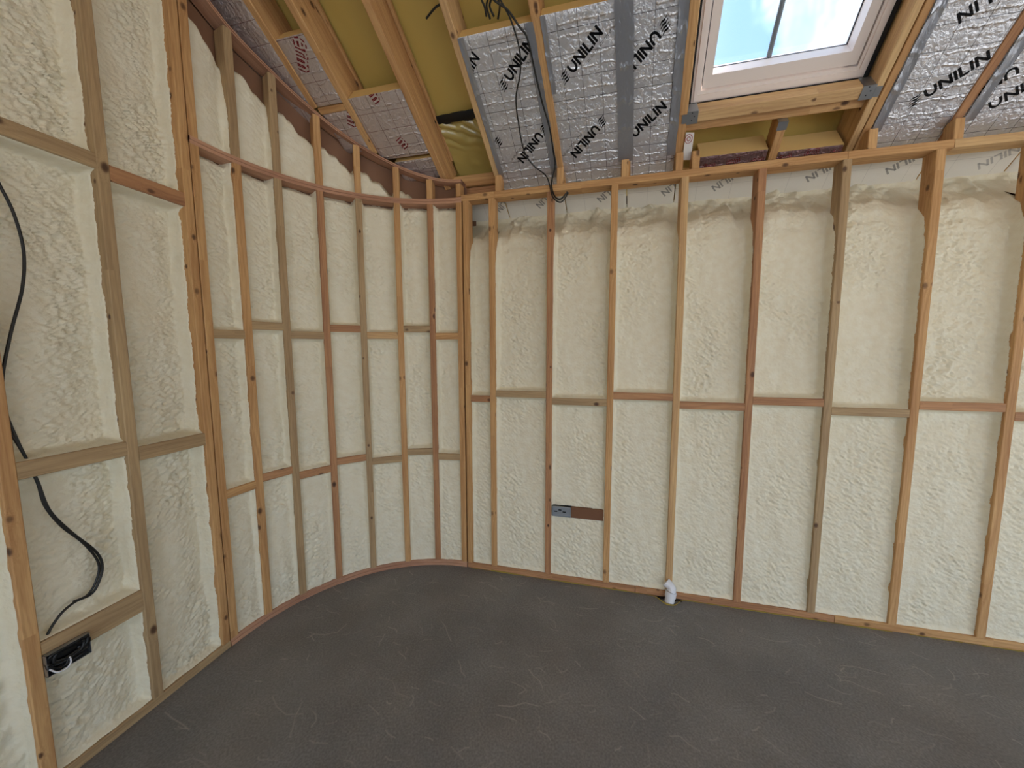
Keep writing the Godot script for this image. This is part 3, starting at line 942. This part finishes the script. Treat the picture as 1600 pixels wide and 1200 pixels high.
func roof_window() -> void:
	var w := setting("window_1", "pale wooden roof window with one dark glazing bar, open to a blue sky with cloud")
	var q0 := 0.458
	var q1 := 1.258
	var s0 := 0.163
	var s1 := 1.34
	# outer frame, four members with a stepped inner rebate
	for f in [[q0, q1, s0, s0 + 0.055], [q0, q1, s1 - 0.055, s1], [q0, q0 + 0.044, s0 + 0.055, s1 - 0.055], [q1 - 0.044, q1, s0 + 0.055, s1 - 0.055]]:
		var m := Build.new()
		roof_box_into(m, f[0], f[1], f[2], f[3], 0.098, 0.20)
		part(w, "frame", m.done(), M.paint)
	for f in [[q0 + 0.012, q1 - 0.012, s0 + 0.012, s0 + 0.040], [q0 + 0.012, q0 + 0.032, s0 + 0.04, s1 - 0.04], [q1 - 0.032, q1 - 0.012, s0 + 0.04, s1 - 0.04]]:
		var m := Build.new()
		roof_box_into(m, f[0], f[1], f[2], f[3], 0.090, 0.0985)
		part(w, "bead", m.done(), M.paint)
	# sash
	var a0 := q0 + 0.050
	var a1 := q1 - 0.050
	var b0 := s0 + 0.062
	var b1 := s1 - 0.062
	for f in [[a0, a1, b0, b0 + 0.058], [a0, a1, b1 - 0.058, b1], [a0, a0 + 0.042, b0 + 0.058, b1 - 0.058], [a1 - 0.042, a1, b0 + 0.058, b1 - 0.058]]:
		var m := Build.new()
		roof_box_into(m, f[0], f[1], f[2], f[3], 0.104, 0.205)
		part(w, "sash", m.done(), M.paint)
	var g := Build.new()
	roof_box_into(g, a0 + 0.040, a1 - 0.040, b0 + 0.055, b1 - 0.055, 0.186, 0.192)
	part(w, "pane", g.done(), M.glass)
	beam(w, "glazing_bar", roof(0.828, b0 + 0.05, 0.200), roof(0.828, b1 - 0.05, 0.200), Vector3.RIGHT, 0.022, 0.014, M.bar)
	for f in [[a0 + 0.034, a1 - 0.034, b0 + 0.052, b0 + 0.060, 0.181, 0.186], [a1 - 0.047, a1 - 0.039, b0 + 0.052, b1 - 0.05, 0.181, 0.186]]:
		var m := Build.new()
		roof_box_into(m, f[0], f[1], f[2], f[3], f[4], f[5])
		part(w, "glazing_seal", m.done(), M.bar)
	# black weather seal round the frame
	for f in [[q0 - 0.016, q1 + 0.02, s0 - 0.05, s0 + 0.004], [q0 - 0.016, q0, s0, s1], [q1, q1 + 0.02, s0, s1]]:
		var m := Build.new()
		roof_box_into(m, f[0], f[1], f[2], f[3], 0.096, 0.22)
		part(w, "weather_seal", m.done(), M.gasket)

# ------------------------------------------------------------------ small things
func cable(label: String, line: Array, r: float, group := "") -> void:
	var t := thing("cable", label, "cable", line[-1], group)
	var m := Build.new()
	tube_into(m, line, r)
	part(t, "sheath", m.done(), M.cable)

func pixels(list: Array, to: Callable) -> Array:
	var out := []
	for p in list:
		out.append(to.call(p[0], p[1]))
	return out

func cables() -> void:
	var bay := func(x: float, y: float) -> Vector3: return on_left(x, y, LX - 0.030)
	var one := pixels([[-40, 215], [-15, 262], [0, 290], [22, 335], [37, 392], [35, 450], [17, 520], [4, 590], [8, 640], [28, 690], [44, 722]], bay)
	one.append_array(pixels([[52, 738], [60, 755], [78, 798], [112, 832], [150, 862], [160, 886], [152, 915], [140, 930], [118, 940], [96, 958], [78, 984], [72, 1000]], bay))
	cable("black cable looping down the left wall to the metal box", one, 0.0046, "cables on the left wall")
	var two := pixels([[-60, 610], [-20, 640], [0, 657], [20, 682], [42, 718], [52, 740], [60, 758], [70, 790], [96, 822], [132, 850], [154, 880], [150, 908], [136, 930], [114, 940]], bay)
	cable("second black cable joining behind the lower nogging of the left wall", two, 0.0042, "cables on the left wall")
	# hanging from the roof over the first foil board
	var zz := func(list: Array, s: float) -> Array:
		var out := []
		for p in list:
			out.append([660.0 + p[0] / 3.53, p[1] / 3.53])
		return out
	var hang := func(x: float, y: float) -> Vector3: return on_roof(x, y, -0.03) if y < 262.0 else on_right(x, y, 0.022 if y > 280.0 else -0.02)
	var c1: Array = zz.call([[400, -60], [430, 0], [488, 110], [535, 270], [540, 400], [516, 540], [530, 680], [560, 830], [610, 910], [678, 965], [700, 1015], [720, 1088], [765, 1115], [806, 1062]], 1.0)
	cable("thin grey cable drooping over the lettered foil to the top plate", pixels(c1, hang), 0.0042, "cables hanging from the roof")
	var c2: Array = zz.call([[350, -60], [395, 0], [470, 55], [530, 140], [580, 215], [622, 400], [660, 560], [700, 700], [722, 830], [732, 915], [712, 1010], [728, 1080], [762, 1098], [800, 1058]], 1.0)
	cable("dark cable running down beside the rafter to the top plate", pixels(c2, hang), 0.005, "cables hanging from the roof")
	var deep := func(x: float, y: float) -> Vector3: return on_roof(x, y, 0.08)
	cable("short cut cable end sticking out beside a bare rafter", pixels([[722, -30], [694, 2], [680, 12], [666, 29]], deep), 0.0052)
	for k in 4:
		var x := 752.0 + 9.0 * k
		cable("dark cable in the bundle behind the top of the first foil board", pixels([[x + 4.0, -40], [x + 2.0 * sin(k * 2.0), -5], [x + 5.0 * cos(k * 1.7), 10], [x + 8.0 - 3.0 * k, 26 + k % 2 * 4]], deep), 0.0052, "bundled cables at the roof")

func back_boxes() -> void:
	# left wall: galvanised two-gang box on the deep nogging, stuffed with black wires
	var a := on_left(68, 1000, LX + 0.004)
	var z0 := 1.375 + 0.115
	var z1 := 1.655
	z0 = on_left(136, 990, LX + 0.004).z
	z1 = on_left(67, 1030, LX + 0.004).z
	var y1 := on_left(136, 986, LX).y
	var y0 := y1 - 0.083
	var t := thing("socket_box", "galvanised socket box stuffed with black wires under the left wall's low nogging", "socket box", Vector3(LX, y0, (z0 + z1) / 2.0))
	a = Vector3(LX, 0, 0)
	var th := 0.0015
	slab(t, "back", Vector3(LX + 0.001, y0, z0), Vector3(LX + 0.003, y1, z1), M.black)
	slab(t, "side", Vector3(LX + 0.001, y1 - th, z0), Vector3(LX + 0.020, y1, z1), M.galv)
	slab(t, "side", Vector3(LX + 0.001, y0, z0), Vector3(LX + 0.020, y0 + th, z1), M.galv)
	slab(t, "side", Vector3(LX + 0.001, y0, z0), Vector3(LX + 0.020, y1, z0 + th), M.galv)
	slab(t, "side", Vector3(LX + 0.001, y0, z1 - th), Vector3(LX + 0.020, y1, z1), M.galv)
	rng.seed = 5
	for k in 7:
		var line := []
		var cz := lerpf(z0 + 0.03, z1 - 0.03, rng.randf())
		var cy := lerpf(y0 + 0.02, y1 - 0.02, rng.randf())
		for j in 7:
			var an := TAU * j / 7.0 + k
			line.append(Vector3(LX + rng.randf_range(0.008, 0.018), clampf(cy + 0.03 * sin(an), y0 + 0.008, y1 - 0.008), clampf(cz + 0.06 * cos(an), z0 + 0.008, z1 - 0.008)))
		var m := Build.new()
		tube_into(m, line, 0.0062)
		part(t, "wire", m.done(), M.black)
	var loops := [[[77, 1046], [90, 1050], [104, 1044], [111, 1034], [109, 1026]], [[76, 1042], [90, 1044], [102, 1038], [108, 1028]]]
	for k in 2:
		var m := Build.new()
		tube_into(m, pixels(loops[k], func(x: float, y: float) -> Vector3: return on_left(x, y, LX + 0.022)), 0.0028)
		part(t, "bared_wire", m.done(), M.plastic if k == 0 else M.black)
	# right wall: metal box beside a brown backing board
	var p := on_right(863, 790, -0.012)
	var q := on_right(892, 808, -0.012)
	var r := on_right(943, 814, -0.012)
	var b := thing("socket_box", "grey metal socket box on the brown board between two studs", "socket box", Vector3((p.x + q.x) / 2.0, q.y, -0.012))
	slab(b, "body", Vector3(p.x, q.y, -0.05), Vector3(q.x, p.y, -0.014), M.galv)
	var rim := Build.new()
	slab_into(rim, Vector3(p.x, p.y - 0.006, -0.05), Vector3(q.x, p.y, -0.002))
	part(b, "rim", rim.done(), M.galv)
	slab(b, "rim", Vector3(p.x, q.y, -0.05), Vector3(q.x, q.y + 0.006, -0.002), M.galv)
	slab(b, "rim", Vector3(p.x, q.y, -0.05), Vector3(p.x + 0.004, p.y, -0.002), M.galv)
	slab(b, "rim", Vector3(q.x - 0.004, q.y, -0.05), Vector3(q.x, p.y, -0.002), M.galv)
	for k in 3:
		beam(b, "slot", Vector3(p.x + 0.012 + 0.03 * k, q.y + 0.03 + 0.012 * (k % 2), -0.0135), Vector3(p.x + 0.034 + 0.03 * k, q.y + 0.03 + 0.012 * (k % 2), -0.0135), Vector3.UP, 0.008, 0.002, M.black)
	var bb := thing("backing_board", "short brown board fixed between two studs next to the metal box", "board", Vector3((q.x + r.x) / 2.0, r.y, -0.02))
	beam(bb, "panel", Vector3(q.x, (p.y + r.y) / 2.0 - 0.002, -0.026), Vector3(0.0295, (p.y + r.y) / 2.0 - 0.002, -0.026), Vector3.UP, 0.078, 0.018, M.fibre)

func pipe() -> void:
	var c := on_floor(1047, 940)
	c.z = maxf(c.z, 0.030)
	var t := thing("waste_pipe", "short white plastic pipe elbow rising from the floor at the sole plate", "pipe", Vector3(c.x, 0, c.z))
	var lean := Vector3(0.16, 1.0, -0.20).normalized()
	var foot := Vector3(c.x - 0.008, -0.02, c.z + 0.006)
	var m := Build.new()
	tube_into(m, [foot, foot + lean * 0.075], 0.029, 20, 2)
	part(t, "pipe", m.done(), M.plastic)
	m = Build.new()
	tube_into(m, [foot + lean * 0.052, foot + lean * 0.060, foot + lean * 0.078, foot + lean * 0.086], 0.0335, 20, 1)
	part(t, "collar", m.done(), M.plastic)
	m = Build.new()
	var bend := foot + lean * 0.086
	tube_into(m, [bend, bend + Vector3(0.004, 0.014, -0.004), bend + Vector3(-0.004, 0.030, -0.012), bend + Vector3(-0.020, 0.040, -0.020)], 0.027, 20, 4)
	part(t, "elbow", m.done(), M.plastic)
	m = Build.new()
	tube_into(m, [bend + Vector3(-0.016, 0.036, -0.018), bend + Vector3(-0.030, 0.046, -0.024)], 0.030, 20, 2)
	part(t, "cap", m.done(), M.plastic)
	var h := thing("floor_gap", "dark open gap round the white pipe at the wall", "hole", Vector3(c.x, 0, 0.02))
	slab(h, "void", Vector3(c.x - 0.075, -0.012, 0.001), Vector3(c.x + 0.075, 0.002, 0.026), M.gasket)

func hangers() -> void:
	var out := roof_out()
	var up := (roof(0, 1) - roof(0, 0)).normalized()
	# at the two ends of the trimmer
	for e in [[0.462, 1.0, "galvanised joist hanger with a white paper tag at the window's lower left", true], [1.262, -1.0, "galvanised joist hanger at the window trimmer's end by the doubled rafter", false]]:
		var q: float = e[0]
		var t := thing("joist_hanger", e[2], "bracket", roof(q, 0.147, -0.002), "hangers of the window trimmer")
		var m := Build.new()
		roof_box_into(m, q - 0.028, q + 0.028, 0.108, 0.1705, -0.003, -0.0008)
		var plate := part(t, "seat_plate", m.done(), M.galv)
		m = Build.new()
		roof_box_into(m, q - 0.028, q + 0.028, 0.1685, 0.1705, -0.002, 0.084)
		part(t, "cheek", m.done(), M.galv)
		m = Build.new()
		roof_box_into(m, q - e[1] * 0.040 - 0.014, q - e[1] * 0.040 + 0.014, 0.115, 0.16, -0.004, -0.0015)
		part(t, "flange", m.done(), M.galv)
		for k in 3:
			m = Build.new()
			roof_box_into(m, q - 0.006 + 0.012 * (k % 2), q - 0.001 + 0.012 * (k % 2), 0.125 + 0.018 * k, 0.130 + 0.018 * k, -0.0045, -0.002)
			part(plate, "nail", m.done(), M.bar)
		if e[3]:
			var a := on_roof(1074, 208, -0.004)
			m = Build.new()
			var p := [on_roof(1072, 207, -0.004), on_roof(1085, 207, -0.004), on_roof(1079, 250, -0.012), on_roof(1066, 250, -0.012)]
			hexa_into(m, [p[0], p[1], p[2], p[3], p[0] + out * 0.001, p[1] + out * 0.001, p[2] + out * 0.001, p[3] + out * 0.001])
			var tag := part(t, "paper_tag", m.done(), M.paper, "white paper tag with a red round print")
			m = Build.new()
			var c := on_roof(1076, 217, -0.0062)
			var line := []
			for k in 13:
				var an := TAU * k / 12.0
				line.append(c + Vector3.RIGHT * 0.019 * cos(an) + up * 0.024 * sin(an))
			tube_into(m, line, 0.0018, 5, 2)
			line = []
			for k in 9:
				var an := TAU * k / 8.0
				line.append(c + Vector3.RIGHT * 0.009 * cos(an) + up * 0.011 * sin(an))
			tube_into(m, line, 0.0018, 5, 2)
			part(tag, "red_print", m.done(), M.red_print)
	var j := thing("joist_hanger", "small galvanised clip on top of the short rafter under the window", "bracket", roof(0.925, 0.05, -0.001))
	var m3 := Build.new()
	roof_box_into(m3, 0.901, 0.949, 0.012, 0.056, -0.003, -0.0008)
	part(j, "seat_plate", m3.done(), M.galv)
	m3 = Build.new()
	roof_box_into(m3, 0.901, 0.949, 0.0545, 0.0565, -0.003, 0.03)
	part(j, "cheek", m3.done(), M.galv)

func sheeting() -> void:
	# black strip of damp-proof course across the bare bay, and clear plastic tacked up below it
	var t := thing("black_strip", "black plastic strip across the bare bay between rafters", "strip", roof(-0.91, 0.24, 0.19))
	var pts := PackedVector3Array()
	var nu := 16
	for j in 6:
		for i in nu:
			var f := float(i) / (nu - 1)
			var q := lerpf(-1.076, -0.741, f)
			var s := 0.222 + 0.058 * j / 5.0 + 0.012 * sin(f * PI) * 0.6 + 0.004 * nz(f * 5.0, 1.0)
			pts.append(roof(q, s, 0.178 + 0.004 * sin(f * 9.0) - 0.004 * sin(j / 5.0 * PI)))
	part(t, "strip", sheet(pts, nu, 6, -roof_out()), M.black)
	var p := thing("plastic_sheet", "crumpled glossy yellowish plastic below the black strip in the bare bay", "plastic sheet", roof(-0.91, 0.0, 0.18))
	pts = PackedVector3Array()
	nu = 44
	for j in 36:
		for i in nu:
			var f := float(i) / (nu - 1)
			var q := lerpf(-1.060, -0.741, f)
			var s := lerpf(-0.12, 0.235, j / 35.0)
			var fold := 0.016 * absf(sin((q * 1.0 + s * 2.2) * 26.0 + 2.0 * nz(q * 5.0, s * 5.0))) * smoothstep(-0.02, 0.2, s)
			pts.append(roof(q, s, 0.188 - fold - 0.006 * nz(q * 9.0, s * 9.0, 6.0)))
	part(p, "film", sheet(pts, nu, 36, -roof_out()), M.film)

# ------------------------------------------------------------------ the rest of the room, behind the camera
func far_side() -> void:
	var f := setting("floor", "dark grey concrete floor with pale trowel scratches")
	var m := Build.new()
	m.quad(Vector3(-2.3, 0, -0.4), Vector3(4.8, 0, -0.4), Vector3(4.8, 0, 5.2), Vector3(-2.3, 0, 5.2), Vector3.UP, Vector2(-0.767, -0.133), Vector2(1.6, -0.133), Vector2(1.6, 1.733), Vector2(-0.767, 1.733))
	m.quad(Vector3(-2.3, -0.1, -0.4), Vector3(4.8, -0.1, -0.4), Vector3(4.8, -0.1, 5.2), Vector3(-2.3, -0.1, 5.2), Vector3.DOWN)
	m.quad(Vector3(-2.3, -0.1, 5.2), Vector3(4.8, -0.1, 5.2), Vector3(4.8, 0, 5.2), Vector3(-2.3, 0, 5.2), Vector3(0, 0, 1))
	part(f, "slab", m.done(), M.concrete)
	var g := setting("ground", "unseen pale concrete yard outside, toned to bounce sunlight indoors")
	slab(g, "pale_yard", Vector3(-30, -0.6, -30), Vector3(40, -0.12, 40), M.ground)  # unseen concrete yard, made pale so it throws sunlight into the room
	# wall opposite, with a wide opening for folding doors that are not in yet
	var b := setting("wall_back", "wall behind with a wide open doorway")
	slab(b, "pier", Vector3(-2.3, 0, 5.0), Vector3(-1.5, 2.9, 5.2), M.foam)
	slab(b, "pier", Vector3(4.3, 0, 5.0), Vector3(4.8, 2.9, 5.2), M.foam)
	slab(b, "lintel", Vector3(-1.5, 2.45, 5.0), Vector3(4.3, 2.9, 5.2), M.foam)
	var e := setting("wall_end", "gable wall to the right with a wide open doorway")
	slab(e, "pier", Vector3(4.6, 0, -0.4), Vector3(4.8, 2.45, 0.7), M.foam)
	slab(e, "pier", Vector3(4.6, 0, 4.5), Vector3(4.8, 2.45, 5.2), M.foam)
	slab(e, "gable", Vector3(4.6, 2.45, -0.4), Vector3(4.8, 4.95, 5.2), M.foam)

func sky() -> Environment:
	var env := Environment.new()
	var f := FastNoiseLite.new()
	f.seed = 6
	f.frequency = 0.0075
	f.fractal_octaves = 6
	f.domain_warp_enabled = true
	f.domain_warp_amplitude = 40.0
	var n := f.get_seamless_image(1024, 512)
	var im := Image.create(1024, 512, false, Image.FORMAT_RGBA8)
	for y in 512:
		for x in 1024:
			var c := smoothstep(0.44, 0.72, n.get_pixel(x, y).r)
			im.set_pixel(x, y, Color(1, 1, 1, c))
	var p := ProceduralSkyMaterial.new()
	p.sky_top_color = Color(0.52, 0.72, 0.93)
	p.sky_horizon_color = Color(0.86, 0.93, 0.99)
	p.sky_curve = 0.22
	p.ground_bottom_color = Color(0.45, 0.44, 0.42)
	p.ground_horizon_color = Color(0.7, 0.72, 0.74)
	p.sky_cover = ImageTexture.create_from_image(im)
	p.sky_cover_modulate = Color(1, 1, 1, 0.75)
	p.sun_angle_max = 4.0
	p.sky_energy_multiplier = 0.84
	var s := Sky.new()
	s.sky_material = p
	env.background_mode = Environment.BG_SKY
	env.sky = s
	env.background_energy_multiplier = 1.0
	env.tonemap_mode = Environment.TONE_MAPPER_LINEAR
	env.tonemap_exposure = 2.7
	env.sdfgi_enabled = true
	env.ssao_enabled = true
	env.ssil_enabled = true
	return env

func _ready() -> void:
	rng.seed = 1
	noise.seed = 3
	noise.frequency = 1.0
	noise.fractal_octaves = 2
	noise.noise_type = FastNoiseLite.TYPE_SIMPLEX_SMOOTH
	cam_basis = Basis.from_euler(Vector3(PITCH, YAW, ROLL))
	var cam := Camera3D.new()
	cam.name = "camera"
	cam.fov = rad_to_deg(2.0 * atan(600.0 / FOCAL))
	cam.transform = Transform3D(cam_basis, EYE)
	cam.near = 0.02
	cam.far = 200.0
	add_child(cam)
	cam.current = true
	var we := WorldEnvironment.new()
	we.name = "sky_and_exposure"
	we.environment = sky()
	add_child(we)
	var sun := DirectionalLight3D.new()
	sun.name = "sun"
	sun.light_color = Color(1.0, 0.985, 0.965)
	sun.light_energy = 2.5
	sun.light_angular_distance = 0.6
	sun.shadow_enabled = true
	sun.look_at_from_position(Vector3.ZERO, Vector3(-0.55, -0.66, 0.51))
	add_child(sun)
	make_materials()
	far_side()
	right_wall()
	curved_wall()
	left_wall()
	ceiling()
	roof_window()
	boards()
	sheeting()
	hangers()
	cables()
	back_boxes()
	pipe()
